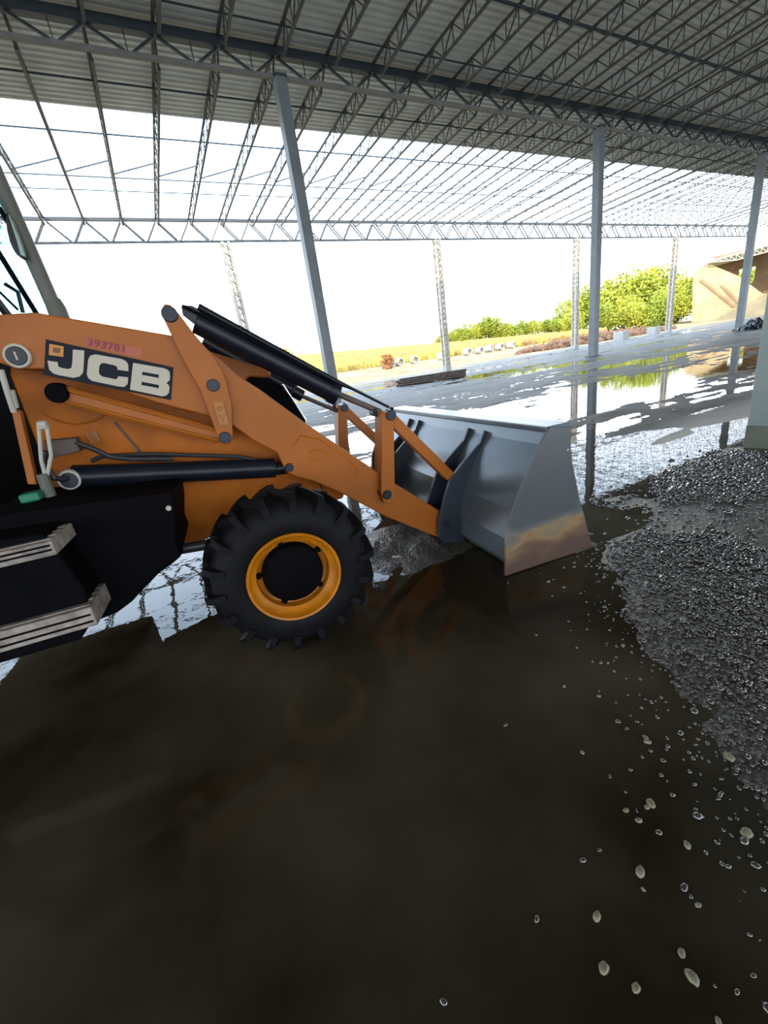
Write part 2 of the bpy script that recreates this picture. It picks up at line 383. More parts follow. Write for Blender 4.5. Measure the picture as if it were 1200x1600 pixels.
# tie rods along X, cross bracing
for yy, r_, lb in ((13.6,0.05,'dark tie rod nearest overhead, crossing the sheeted joists'),(16.3,0.028,'thin tie rod just on the near side of the heavy girder'),
               (20.05,0.03,'thin tie rod under the sheeting just short of its edge'),(23.2,0.034,'tie rod across the open joists, first past the sheet edge'),
               (26.85,0.03,'tie rod across the open joists, second past the sheet edge'),(28.25,0.026,'thinnest tie rod, third past the sheet edge')):
    MB().tube([(XA-18*PITCH,yy,roofz(yy)-0.10),(XA+45*PITCH,yy,roofz(yy)-0.10)], r_, 8).build('tie_rod', M['steel'], label=lb, category='tie rod')
cb = empty('cross_brace', (0,25.3,roofz(25.3)), label='diagonal cross brace between two neighbouring open joists', category='brace', group='cross braces between open joists')
MB().bar((0,0,-0.6),(PITCH,0,-0.08),0.05).build('strut', M['steel'], cb)
MB().bar((0,0.02,-0.08),(PITCH,0.02,-0.6),0.018).build('thin_rod', M['steel'], cb)
for k in range(-9, 45):
    o = cb if k == -9 else dup(cb); o.location.x = XA+k*PITCH

# columns of the heavy row
def column(x, lb):
    t = empty('steel_column', (x,Y1,0), label=lb, category='column')
    b = MB(); b.box((-0.2,-0.2,-0.05),(0.2,0.2,H1B+0.02)); 
    b.build('shaft', M['column'], t, bevel=0.012)
    MB().box((-0.22,-0.22,H1B+0.02),(0.22,0.22,H1B+0.10)).build('cap_plate', M['steel'], t)
    MB().box((-0.32,-0.32,-0.04),(0.32,0.32,0.06)).build('base_plate', M['steel'], t)
    b = MB()
    for sx_ in (-0.26,0.26):
        for sy_ in (-0.26,0.26): b.tube([(sx_,sy_,0.05),(sx_,sy_,0.11)],0.022,8)
    b.build('anchor_bolt', M['steel'], t)
column(XA, 'tall blue-grey steel column rising behind the loader arm')
column(XA+BAY, 'blue-grey steel column in the middle of the yard, mirrored in the puddle')
column(XA+2*BAY, 'blue-grey steel column at the right, in front of the sunlit wall')

def lattice_post(k, lb):
    x = XA+k*BAY
    t = empty('lattice_post', (x,Y2,0), label=lb, category='post')
    hw = 0.19
    for sx_ in (-hw,hw):
        for sy_ in (-hw,hw): MB().bar((sx_,sy_,0.4),(sx_,sy_,H2B),0.15,0.15).build('leg', M['post'], t)
    b = MB(); n = 24; st = (H2B-0.4)/n
    for q in range(n):
        z = 0.4+q*st; s_ = 1 if q % 2 else -1
        for sd_ in (-hw,hw):
            b.bar((-hw*s_,sd_,z),(hw*s_,sd_,z+st),0.08); b.bar((sd_,-hw*s_,z),(sd_,hw*s_,z+st),0.08)
    b.build('lacing', M['post'], t)
    MB().box((-0.28,-0.28,-0.05),(0.28,0.28,0.42)).build('footing', M['concrete'], t, bevel=0.02)
lattice_post(0, 'pale lattice post rising just left of the tallest dark column')
lattice_post(1, 'pale lattice post standing beyond the heap of dark pipes')
lattice_post(2, 'pale lattice post just left of the middle dark column')
lattice_post(3, 'pale lattice post in front of the green trees')

# nearest column, right edge of the frame
t = empty('concrete_column', (5.66,1.75,0), label='broad grey-green painted column at the right frame edge', category='column')
MB().box((-0.25,-0.62,0.24),(0.35,0.38,12.4)).build('shaft', M['paintcol'], t, bevel=0.01)
MB().box((-0.252,-0.622,-0.03),(0.352,0.382,0.24)).build('plinth', M['paintband'], t, label='darker foot of the column')

# ------------------------------------------------------------------ backhoe loader
TH = math.radians(-7.5); VC = 3.3
Uv = Vector((math.cos(TH), math.sin(TH), 0)); Vv = Vector((-math.sin(TH), math.cos(TH), 0))
base = Vv*VC
T = empty('backhoe_loader', tuple(base), TH, label='orange backhoe loader with front bucket standing in the wet yard', category='backhoe loader')
def P3(u, v, z): return (u, v-VC, z)
def pr(poly, v0, v1, name, mt, parent=T, bevel=0.006, **k):
    return MB().prism(poly, v0-VC, v1-VC).build(name, mt, parent, bevel=bevel, **k)
def rounded(poly, it=1, keep=0.25):
    for _ in range(it):
        q = []
        for i in range(len(poly)):
            a = poly[i]; c = poly[(i+1) % len(poly)]
            q.append((a[0]*(1-keep)+c[0]*keep, a[1]*(1-keep)+c[1]*keep)); q.append((a[0]*keep+c[0]*(1-keep), a[1]*keep+c[1]*(1-keep)))
        poly = q
    return poly
def disc(u, z, r, v0, v1, n=24): return MB().lathe([(0,v0-VC),(r*0.9,v0-VC),(r,v0-VC+0.006),(r,v1-VC),(0,v1-VC)], (u,0,z), n)

# bucket ---------------------------------------------------------
SIDE = [(1.409,0.012),(1.424,0.236),(1.461,0.42),(1.578,0.64),(1.685,0.796),(1.772,0.903),(1.932,0.880),(1.929,0.767),(1.946,0.64),(2.003,0.412),(2.081,0.163),(2.127,0.004)]
def shell_poly(off, th):
    back = [(1.93,0.872),(1.785,0.893),(1.735,0.80),(1.615,0.64),(1.505,0.43),(1.462,0.24),(1.450,0.09),(1.50,0.022),(2.12,0.012)]
    inner = [(2.12,0.012+th),(1.51,0.022+th),(1.45+th*1.5,0.10),(1.462+th*1.2,0.24),(1.505+th,0.42),(1.615+th,0.63),(1.735+th,0.785),(1.79+th*0.6,0.893-th*1.2),(1.93,0.872-th)]
    return back+inner
VB0, VB1 = 2.0, 4.60
bk = MB().prism(shell_poly(0,0.02), VB0+0.02-VC, VB1-0.02-VC).build('bucket', M['bucket'], T, bevel=0.004, label='grey steel loader bucket, scoured near the ground')
pr(SIDE, VB0, VB0+0.022, 'side_plate', M['bucketside'], bk, 0.003)
pr(SIDE, VB1-0.022, VB1, 'side_plate', M['bucketside'], bk, 0.003)
MB().box((1.76,VB0+0.02-VC,0.872),(1.945,VB1-0.02-VC,0.906)).build('top_lip', M['bucket'], bk, bevel=0.006)
MB().box((1.98,VB0-0.005-VC,0.0),(2.17,VB1+0.005-VC,0.022)).build('cutting_edge', M['rust'], bk, bevel=0.004)
RIB = [(1.715,0.840),(1.667,0.750),(1.516,0.640),(1.404,0.545),(1.340,0.421),(1.269,0.236),(1.258,0.117),(1.300,0.05),(1.47,0.02),(1.47,0.24),(1.52,0.43),(1.63,0.64),(1.76,0.82)]
for v in (2.62, 2.84, 3.74, 3.96): pr(RIB, v-0.012, v+0.012, 'hinge_rib', M['rib'], bk, 0.003)
MB().tube([P3(1.33,2.6,0.20),P3(1.33,2.86,0.20)],0.03,12).build('hinge_pin', M['pin'], bk)
MB().tube([P3(1.33,3.72,0.20),P3(1.33,3.98,0.20)],0.03,12).build('hinge_pin', M['pin'], bk)
disc(1.905,0.74,0.008,VB0-0.003,VB0).build('bolt_hole', M['white'], bk)

# loader arms ----------------------------------------------------
ARM = [(-1.02,1.80),(-0.985,1.875),(-0.738,1.867),(-0.508,1.80),(-0.17,1.700),(-0.071,1.680),(0.045,1.548),(0.105,1.463),(0.224,1.352),(0.441,1.123),(0.608,0.96),(0.925,0.649),(1.348,0.269),
       (1.289,0.081),(0.882,0.366),(0.587,0.62),(0.43,0.735),(0.31,0.80),(0.262,0.84),(0.235,0.971),(0.127,1.058),(0.007,1.191),(-0.087,1.253),(-0.332,1.367),(-0.574,1.507),(-0.801,1.613),(-0.90,1.625),(-0.99,1.68)]
AV = 2.66
arms = []
for v0 in (AV, 3.72):
    a = pr(ARM, v0, v0+0.13, 'loader_arm', M['orange'], T, 0.008); arms.append(a)
    disc(0.881,0.559,0.035,v0-0.012,v0+0.14).build('pivot_pin', M['pin'], a)
    disc(0.286,0.864,0.028,v0-0.012,v0+0.14).build('ram_pin', M['pin'], a)
A0 = arms[0]
disc(-0.875,1.683,0.058,AV-0.02,AV+0.01).build('pivot_ring', M['white'], A0, label='pale ring round the rear arm pivot')
disc(-0.875,1.683,0.046,AV-0.024,AV).build('pivot_cap', M['pin'], A0)
MB().box(P3(-0.879,AV-0.028,1.664),P3(-0.871,AV-0.02,1.702)).build('pivot_mark', M['white'], A0)
# raised weld pad on the arm
pad = [(0.33,0.985),(0.40,1.05),(0.52,1.0),(0.66,0.86),(0.74,0.74),(0.70,0.72)]
MB().tube([P3(u,AV-0.001,z) for u,z in pad],0.006,6).build('weld_bead', M['orange_dark'], A0)
pad2 = [(0.47,0.865),(0.43,0.90),(0.43,0.93),(0.47,0.945),(0.52,0.93),(0.58,0.86)]
MB().tube([P3(u,AV-0.001,z) for u,z in pad2],0.005,6).build('weld_bead', M['orange_dark'], A0)
# decal
DV = AV
dc = pr([(-0.736,1.745),(-0.207,1.541),(-0.268,1.375),(-0.801,1.584)], DV-0.004, DV+0.002, 'logo_decal', M['navy'], A0, 0, label='navy maker decal with pale letters')
def curve_text(name, loops, mt, parent, v, th=0.003):
    cu = bpy.data.curves.new(name, 'CURVE'); cu.dimensions = '2D'; cu.fill_mode = 'BOTH'; cu.extrude = th
    for lp in loops:
        sp = cu.splines.new('POLY'); sp.points.add(len(lp)-1); sp.use_cyclic_u = True
        for p_, q in zip(sp.points, lp): p_.co = (q[0], q[1], 0, 1)
    tmp = bpy.data.objects.new('tmp', cu); COL.objects.link(tmp)
    bpy.context.view_layer.update()
    me = bpy.data.meshes.new_from_object(tmp.evaluated_get(bpy.context.evaluated_depsgraph_get()))
    bpy.data.objects.remove(tmp, do_unlink=True)
    for v_ in me.vertices: v_.co = Vector((v_.co.x, v-VC+v_.co.z, v_.co.y))
    me.materials.clear(); me.materials.append(mt)
    o = bpy.data.objects.new(name, me); COL.objects.link(o); o.parent = parent; return o
J = [(-0.638,1.684),(-0.591,1.674),(-0.619,1.600),(-0.630,1.572),(-0.652,1.555),(-0.681,1.553),(-0.735,1.573),(-0.757,1.584),(-0.769,1.605),(-0.762,1.647),(-0.722,1.635),(-0.727,1.615),(-0.715,1.606),(-0.690,1.597),(-0.674,1.600),(-0.663,1.620)]
Cc = [(-0.426,1.550),(-0.417,1.584),(-0.424,1.602),(-0.440,1.614),(-0.548,1.650),(-0.572,1.647),(-0.588,1.630),(-0.617,1.562),(-0.617,1.543),(-0.604,1.526),(-0.497,1.483),(-0.470,1.476),(-0.450,1.488),(-0.437,1.521),(-0.481,1.532),(-0.489,1.521),(-0.500,1.520),(-0.552,1.541),(-0.562,1.552),(-0.560,1.568),(-0.549,1.592),(-0.540,1.603),(-0.526,1.605),(-0.483,1.589),(-0.472,1.580),(-0.473,1.564)]
B_ = [(-0.392,1.588),(-0.256,1.543),(-0.238,1.532),(-0.232,1.518),(-0.240,1.485),(-0.248,1.475),(-0.264,1.466),(-0.255,1.453),(-0.256,1.438),(-0.268,1.412),(-0.284,1.402),(-0.305,1.401),(-0.447,1.459)]
curve_text('logo_letter', [J], M['white'], dc, DV-0.006)
curve_text('logo_letter', [Cc], M['white'], dc, DV-0.006)
curve_text('logo_letter', [B_, [(-0.362,1.539),(-0.288,1.513),(-0.294,1.497),(-0.370,1.524)][::-1], [(-0.380,1.490),(-0.303,1.461),(-0.309,1.445),(-0.388,1.474)][::-1]], M['white'], dc, DV-0.006)
curve_text('logo_square', [[(-0.727,1.722),(-0.672,1.703),(-0.690,1.655),(-0.747,1.672)]], M['gold'], dc, DV-0.006)
curve_text('logo_square_centre', [[(-0.716,1.704),(-0.690,1.696),(-0.700,1.674),(-0.726,1.682)]], M['sticker'], dc, DV-0.010)
# chalked serial number
sr = pr([(-0.568,1.733),(-0.330,1.650),(-0.347,1.608),(-0.585,1.697)], DV-0.002, DV+0.001, 'serial_patch', M['serial'], A0, 0, label='faded pink patch with a stamped number')
tx = bpy.data.curves.new('t', 'FONT'); tx.body = '393781'; tx.size = 0.052; tx.extrude = 0.001; tx.space_character = 1.12; tx.offset = 0.0012
to = bpy.data.objects.new('t', tx); COL.objects.link(to); bpy.context.view_layer.update()
me = bpy.data.meshes.new_from_object(to.evaluated_get(bpy.context.evaluated_depsgraph_get())); bpy.data.objects.remove(to, do_unlink=True)
ca, sa = math.cos(-0.345), math.sin(-0.345)
for v_ in me.vertices:
    x_, y_ = v_.co.x, v_.co.y
    v_.co = Vector((-0.572+x_*ca-y_*sa+0.25*y_*0, DV-0.005-VC-v_.co.z, 1.698+x_*sa+y_*ca))
me.materials.clear(); me.materials.append(M['serialink']); so = bpy.data.objects.new('serial_number', me); COL.objects.link(so); so.parent = sr

def sticker(u, z, wd, ht, rot, v, parent, glyph=0):
    ca, sa = math.cos(rot), math.sin(rot)
    def q(a, c): return (u+a*ca-c*sa, z+a*sa+c*ca)
    s = pr([q(-wd/2,-ht/2),q(wd/2,-ht/2),q(wd/2,ht/2),q(-wd/2,ht/2)], v-0.002, v+0.001, 'warning_sticker', M['stickerbg'], parent, 0)
    b = MB()
    def ln(a, c, t=0.004): 
        p_, q_ = q(*a), q(*c); b.bar((p_[0],v-0.0035-VC,p_[1]),(q_[0],v-0.0035-VC,q_[1]),t,t*0.6)
    W, H = wd/2*0.9, ht/2*0.92
    for a, c in (((-W,-H),(W,-H)),((W,-H),(W,H)),((W,H),(-W,H)),((-W,H),(-W,-H))): ln(a, c)
    ln((-W*.6,-H*.1),(W*.0,-H*.75)); ln((W*.0,-H*.75),(W*.6,-H*.1)); ln((-W*.3,-H*.15),(W*.4,-H*.3))
    for k in range(6):
        t0 = k/6*2*math.pi; t1 = (k+1)/6*2*math.pi
        ln((W*.5*math.cos(t0), H*.45+W*.5*math.sin(t0)),(W*.5*math.cos(t1), H*.45+W*.5*math.sin(t1)))
    ln((-W*.4,H*.2),(W*.2,H*.7),0.003)
    b.build('sticker_print', M['sticker'], s)

# bell-crank levers ---------------------------------------------
LEV = [(-0.186,1.793),(-0.183,1.822),(-0.158,1.846),(-0.132,1.840),(-0.102,1.794),(-0.059,1.696),(0.003,1.581),(0.034,1.500),(0.044,1.439),(0.040,1.298),(0.004,1.130),(-0.010,1.098),(-0.040,1.078),(-0.068,1.090),(-0.078,1.115),(-0.082,1.173),(-0.103,1.402),(-0.141,1.543),(-0.170,1.699)]
for v0, nm in ((2.615, 0), (3.86, 1)):
    l = pr(LEV, v0, v0+0.035, 'tipping_lever', M['orange'], T, 0.006)
    for (u, z, r) in ((-0.148,1.796,0.040),(-0.030,1.419,0.034),(-0.042,1.125,0.034)):
        disc(u, z, r, v0-0.014, v0+0.045).build('lever_pin', M['pin'], l)
    if nm == 0: sticker(-0.028,1.262,0.062,0.135,0.02,v0,l)
LINK = [(-0.80,1.545),(-0.755,1.525),(-0.40,1.350),(-0.054,1.165),(-0.040,1.105),(-0.10,1.108),(-0.212,1.165),(-0.50,1.315),(-0.766,1.440),(-0.80,1.47)]
for v0 in (2.655, 3.80):
    l = pr([(-0.76,1.535),(-0.05,1.175),(-0.05,1.105),(-0.10,1.100),(-0.76,1.425)], v0, v0+0.04, 'levelling_link', M['orange'], T, 0.012)
    MB().tube([P3(-0.76,v0-0.004,1.515),P3(-0.06,v0-0.004,1.158)],0.009,8).build('link_flange', M['orange'], l)
    MB().tube([P3(-0.76,v0-0.004,1.448),P3(-0.08,v0-0.004,1.112)],0.009,8).build('link_flange', M['orange'], l)
    disc(-0.772,1.492,0.050,v0-0.03,v0+0.05).build('link_boss', M['black'], l)

# bucket linkage -------------------------------------------------
for v0 in (2.60, 3.73):
    p_ = pr([(0.945,1.112),(1.022,1.075),(0.962,0.60),(0.955,0.52),(0.915,0.470),(0.86,0.500),(0.855,0.58),(0.875,0.69)], v0, v0+0.15 if v0 < 3 else v0+0.13, 'linkage_post', M['orange'], T, 0.005)
    disc(1.000,1.075,0.036,v0-0.014,v0+0.16).build('post_pin', M['pin'], p_)
    disc(0.945,1.095,0.028,v0+0.10,v0+0.19).build('post_pin', M['pin'], p_)
    disc(0.895,0.545,0.034,v0-0.010,v0+0.02).build('post_pin', M['pin'], p_)
    MB().bar(P3(1.005,v0+0.045,1.055),P3(1.410,v0+0.045,0.555),0.07,0.075).build('bucket_link', M['orange'], T, bevel=0.006)

# hydraulics -----------------------------------------------------
def barrel(a, c, r, name='tipping_cylinder', mt=None): return MB().tube([a, c], r, 20).build(name, mt or M['blackmetal'], T, bevel=0.004, smooth=True)
c1 = barrel(P3(-0.03,2.74,1.765),P3(0.68,2.74,1.268),0.066)
MB().tube([P3(0.66,2.74,1.282),P3(1.0,2.74,1.080)],0.020,14).build('piston_rod', M['rust'], c1, smooth=True)
MB().tube([P3(0.655,2.74,1.285),P3(0.70,2.74,1.255)],0.074,20).build('gland', M['blackmetal'], c1, smooth=True)
MB().tube([P3(0.00,2.72,1.835),P3(0.70,2.72,1.335),P3(0.80,2.72,1.275),P3(1.04,2.72,1.115)],[0.020,0.018,0.010,0.009],10).build('hydraulic_pipe', M['blackmetal'], c1, smooth=True)
MB().bar(P3(-0.075,2.70,1.842),P3(0.70,2.70,1.318),0.05,0.012).build('cylinder_guard', M['black'], c1)
MB().prism([(-0.09,1.80),(-0.085,1.85),(-0.03,1.842),(0.05,1.79),(0.36,1.58),(0.36,1.53),(0.10,1.63),(0.0,1.70)], 2.715-VC, 2.725-VC).build('guard_plate', M['blackmetal'], c1)
MB().tube([P3(1.04,2.70,1.105),P3(1.06,2.70,1.10)],0.012,8).build('pipe_end', M['black'], c1)
c2 = barrel(P3(-0.03,3.79,1.765),P3(0.655,3.79,1.232),0.052)
MB().tube([P3(0.63,3.79,1.245),P3(0.955,3.79,1.045)],0.018,14).build('piston_rod', M['rust'], c2, smooth=True)
MB().tube([P3(0.50,3.76,1.43),P3(0.62,3.74,1.33),P3(0.56,3.74,1.28)],0.014,8).build('hydraulic_hose', M['hose'], c2)
for v in (2.725, 3.785):
    r1 = barrel(P3(-0.87,v,1.055),P3(0.205,v,0.868),0.063,'lift_ram')
    MB().tube([P3(0.18,v,0.862),P3(0.29,v,0.855)],0.042,16).build('piston_rod', M['blackmetal'], r1, smooth=True)
    disc(-0.875,1.050,0.055,v-0.075,v-0.04).build('ram_eye', M['whitehose'], r1)
    disc(-0.873,1.048,0.044,v-0.079,v-0.04).build('ram_eye_cap', M['pin'], r1)
    MB().box(P3(0.13,v-0.056,0.875),P3(0.155,v-0.05,0.905)).build('ram_tag', M['white'], r1)
    MB().tube([P3(-0.76,v,1.120),P3(-0.70,v,1.135),P3(-0.45,v,1.095),P3(0.0,v,0.985),P3(0.12,v,0.935)],0.013,8).build('ram_pipe', M['hose'], r1)

# chassis and hood ----------------------------------------------
CH = [(-1.01,1.62),(-0.95,1.78),(0.0,1.50),(0.25,1.20),(0.50,0.86),(0.66,0.74),(0.70,0.62),(0.64,0.515),(0.115,0.50),(-0.307,0.47),(-0.503,0.43),(-0.505,0.62),(-1.06,0.70),(-1.03,1.0)]
ch = pr(CH, 2.86, 2.90, 'chassis_plate', M['orange_dark'], T, 0.01)
ch2 = pr(CH, 3.68, 3.72, 'chassis_plate', M['orange_dark'], T, 0.01)
MB().bar(P3(-0.615,2.855,1.30),P3(-0.505,2.855,1.03),0.010,0.012).build('weld_seam', M['rust'], ch)
MB().tube([P3(-0.88+0.19*math.cos(t_)+0.12,2.858,1.47+0.15*math.sin(t_)) for t_ in [math.radians(a) for a in range(200,345,12)]],0.006,6).build('weld_seam', M['orange'], ch)
MB().tube([P3(u,2.856,z) for u,z in ((0.207,0.805),(0.36,0.803),(0.44,0.765),(0.48,0.72),(0.503,0.62))],0.006,6).build('weld_seam', M['rust'], ch)
sticker(-0.45,0.86,0.05,0.085,0.1,2.858,ch); sticker(-0.745,1.235,0.065,0.07,0.1,2.858,ch)
MB().prism([(-1.0,0.60),(-1.0,1.55),(0.30,1.20),(0.62,0.72),(0.60,0.55),(-0.4,0.50)], 2.90-VC, 3.68-VC).build('engine_block', M['black'], T)
HOOD = [(-1.0,1.50),(-0.98,1.93),(-0.60,1.85),(-0.03,1.635),(0.331,1.466),(0.34,1.435),(0.321,1.415),(0.195,1.440),(0.05,1.30),(-0.1,1.30)]
hd = pr(HOOD, 2.985, 3.62, 'hood', M['orange'], T, 0.03)
gr = pr([(0.02,1.40),(0.20,1.435),(0.30,1.410),(0.394,1.358),(0.501,1.105),(0.51,1.0),(0.51,0.80),(0.0,0.80)], 2.99, 3.61, 'grille', M['black'], T, 0.01)
MB().tube([P3(0.398,2.985,1.362),P3(0.505,2.985,1.100)],0.008,8).build('grille_trim', M['chrome'], gr)
b = MB()
for k in range(7): b.bar(P3(0.405+k*0.016,3.02,1.335-k*0.04),P3(0.405+k*0.016,3.58,1.335-k*0.04),0.012)
b.build('grille_bar', M['blackmetal'], gr)
# cab, pillars, mirror, exhaust
cab = MB().prism([(-1.13,0.55),(-1.13,1.92),(-1.9,1.92),(-2.2,1.0),(-2.2,0.55)], 2.50-VC, 4.10-VC).build('cab_lower', M['black'], T, bevel=0.02)
pr([(-1.02,1.08),(-0.955,1.45),(-0.925,1.43),(-0.985,1.07)], 2.56, 2.60, 'cab_edge_strip', M['orange'], T, 0.004)
MB().tube([P3(-0.945,2.98,2.45),P3(-0.885,2.98,2.215),P3(-0.820,2.98,1.90)],0.013,10).build('windscreen_pillar', M['black'], T)
gl = MB().add([P3(-1.12,2.6,2.75),P3(-0.925,2.9,1.90),P3(-0.925,3.6,1.90),P3(-1.12,4.0,2.75)],[(0,1,2,3)]); 
glo = gl.build('windscreen', M['cabglass'], T); sm = glo.modifiers.new('s','SOLIDIFY'); sm.thickness = 0.008
MB().tube([P3(-1.12,2.6,2.75),P3(-0.925,2.9,1.90)],0.020,10).build('windscreen_frame', M['blackmetal'], T)
MB().tube([P3(-1.02,2.75,2.32),P3(-0.94,2.9,2.05),P3(-0.88,2.92,1.93)],0.006,8).build('wiper_arm', M['black'], T)
MB().tube([P3(-0.90,2.94,2.06),P3(-0.86,2.95,2.02),P3(-0.87,2.94,1.92)],0.010,8).build('wiper_motor_bracket', M['blackmetal'], T)
MR = rounded([(-0.762,2.338),(-0.785,2.24),(-0.782,2.17),(-0.762,2.143),(-0.742,2.143),(-0.738,2.24),(-0.742,2.338)],1)
mi = pr(MR, 2.85, 2.89, 'side_mirror', M['blackmetal'], T, 0.008)
pr([(-0.746,2.33),(-0.752,2.22),(-0.758,2.16),(-0.742,2.15),(-0.739,2.24),(-0.743,2.33)], 2.845, 2.852, 'mirror_glass', M['glass'], mi, 0)
MB().tube([P3(-1.05,2.78,2.52),P3(-0.90,2.82,2.47),P3(-0.79,2.87,2.40),P3(-0.765,2.87,2.31)],0.012,8).build('mirror_bracket', M['black'], mi)
ex = MB().tube([P3(-0.722,2.95,1.90),P3(-0.755,2.95,2.42),P3(-0.80,2.95,3.1)],0.037,20).build('exhaust_stack', M['olive'], T, smooth=True)
MB().tube([P3(-0.712,2.95,1.70),P3(-0.716,2.95,1.93),P3(-0.72,2.95,1.97)],[0.048,0.046,0.038],20).build('exhaust_flange', M['olive'], ex, smooth=True)
# hoses, bracket, green cap on the chassis front
MB().tube([P3(-0.915,2.52,1.62),P3(-0.93,2.53,1.52),P3(-0.945,2.55,1.43)],0.013,8).build('pale_hose', M['whitehose'], T)
MB().tube([P3(-0.925,2.55,1.53),P3(-0.94,2.56,1.45)],0.020,10).build('hose_ferrule', M['whitehose'], T)
lp = MB(); lp.tube([P3(-0.865,2.54,1.36),P3(-0.915,2.54,1.19),P3(-0.94,2.55,1.04)],0.009,8); lp.tube([P3(-0.835,2.54,1.35),P3(-0.868,2.54,1.20),P3(-0.925,2.55,1.10)],0.009,8)
lp.tube([P3(-0.868,2.54,1.35),P3(-0.832,2.54,1.35)],0.022,8); lp.build('dipstick_bracket', M['whitehose'], T)
MB().tube([P3(-0.94,2.55,1.12),P3(-0.945,2.55,1.00)],0.028,10).build('filler_neck', M['olive'], T)
MB().box(P3(-1.05,2.48,1.00),P3(-0.965,2.56,1.045)).build('green_cap', M['green'], T, bevel=0.01)
pr([(-0.905,1.272),(-0.762,1.262),(-0.766,1.190),(-0.915,1.180)], 2.62, 2.70, 'valve_block', M['rust'], T, 0.006)
MB().tube([P3(-0.775,2.63,1.24),P3(-0.71,2.64,1.19),P3(-0.65,2.66,1.13),P3(-0.56,2.68,1.095),P3(-0.35,2.70,1.05)],0.014,10).build('hydraulic_hose', M['hose'], T)
MB().tube([P3(-0.90,2.60,1.22),P3(-0.935,2.60,1.17),P3(-0.915,2.60,1.08),P3(-0.88,2.64,1.06)],0.016,10).build('hydraulic_hose', M['hose'], T)
# tank and steps
TANK = [(-1.35,1.03),(-0.859,0.985),(-0.350,0.941),(-0.372,0.80),(-0.406,0.681),(-0.402,0.60),(-0.418,0.583),(-0.470,0.555),(-0.531,0.531),(-0.62,0.47),(-0.708,0.408),(-0.79,0.37),(-0.871,0.360),(-0.895,0.35),(-0.92,0.40),(-1.35,0.36)]
tk = pr(TANK, 2.30, 2.86, 'fuel_tank', M['black'], T, 0.015)
disc(-0.392,0.862,0.014,2.292,2.31).build('tank_plug', M['whitehose'], tk)
pr([(-0.86,0.92),(-0.80,0.62),(-0.83,0.45),(-0.90,0.38),(-1.5,0.38),(-1.5,0.96)], 2.10, 2.30, 'battery_box', M['black'], T, 0.01)
for (u1, z1, dz, u0) in ((-0.815,0.875,0.045,-1.5),(-0.782,0.520,0.075,-1.5)):
    s_ = MB().box(P3(u0,2.03,z1-dz/2-0.02),P3(u1,2.30,z1+dz/2)).build('step', M['tread'], T, bevel=0.006)
    for q in range(2): MB().box(P3(u0,2.022,z1-dz/2+0.005+q*dz*0.45),P3(u1-0.01,2.034,z1-dz/2+0.012+q*dz*0.45)).build('step_groove', M['black'], s_)
    for q in range(4): MB().box(P3(u0,2.06+q*0.06,z1+dz/2-0.001),P3(u1-0.01,2.075+q*0.06,z1+dz/2+0.004)).build('step_grip', M['tread'], s_)
# axle and wheels
MB().tube([P3(0.105,2.35,0.43),P3(0.105,4.35,0.43)],0.09,16).build('front_axle', M['black'], T)
MB().tube([P3(-0.46,2.42,0.595),P3(-0.10,2.42,0.56)],0.030,12).build('track_rod', M['hose'], T)
def wheel(vo, sgn):
    # vo: outer face v, sgn +1: body lies towards +v
    uc, zc = 0.122, 0.438; Wd = 0.30; R0 = 0.402
    def pf(l): return [(r, (vo+sgn*y)-VC) for r, y in l]
    tire = MB().lathe(pf([(0.228,0.02),(0.255,0.004),(0.30,0.0),(0.350,0.010),(0.385,0.030),(R0,0.055),(R0+0.006,0.13),(R0,Wd-0.055),(0.345,Wd-0.01),(0.30,Wd),(0.25,Wd-0.02)]), (uc,0,zc), 72)
    n = 18
    for k in range(n):
        for side in (0, 1):
            a0 = 2*math.pi*(k+0.5*side)/n
            pts = []
            # chevron lug from shoulder to centre line
            for (t_, y) in ((0,0.000),(0.0,0.035),(0.10,0.10),(0.20,0.170)):
                yy_ = y if side == 0 else Wd-y
                pts.append((a0+t_*1.0, yy_))
            wv = 0.105
            secs = []
            for (t_, yy_), (ri, ro) in zip(pts, ((0.345,0.402),(0.385,0.443),(0.395,0.446),(0.395,0.444))):
                for (dt, rr) in ((-wv/2,ri),(wv/2,ri),(wv/2-0.015,ro),(-wv/2+0.015,ro)):
                    t2 = t_+dt; secs.append((uc+rr*math.cos(t2), vo+sgn*yy_-VC, zc+rr*math.sin(t2)))
            fs_ = [(3,2,1,0),(12,13,14,15)]
            for q in range(3):
                for e_ in range(4): fs_.append((q*4+e_, q*4+(e_+1)%4, q*4+4+(e_+1)%4, q*4+4+e_))
            tire.add(secs, fs_)
    wt = empty('front_wheel'); wt.parent = T
    to_ = tire.build('tire', M['rubber'], wt, smooth=True)
    rimo = MB().lathe(pf([(0.236,0.012),(0.242,0.002),(0.238,-0.006),(0.228,-0.002),(0.220,0.03),(0.205,0.045),(0.190,0.055),(0.186,0.10),(0.15,0.115),(0.05,0.115),(0.0,0.115)]), (uc,0,zc), 64).build('rim', M['rim'], wt, smooth=True)
    MB().lathe(pf([(0.0,0.035),(0.055,0.036),(0.138,0.040),(0.156,0.055),(0.160,0.12)]), (uc,0,zc), 40).build('hub', M['black'], wt, smooth=True)
    for k in range(5):
        a_ = math.radians(28+72*k); MB().tube([(uc+0.175*math.cos(a_), vo+sgn*0.080-VC, zc+0.175*math.sin(a_)),(uc+0.175*math.cos(a_), vo+sgn*0.125-VC, zc+0.175*math.sin(a_))],0.015,6).build('wheel_nut', M['black'], wt)
    return wt
wheel(1.97, 1); wheel(4.65, -1)

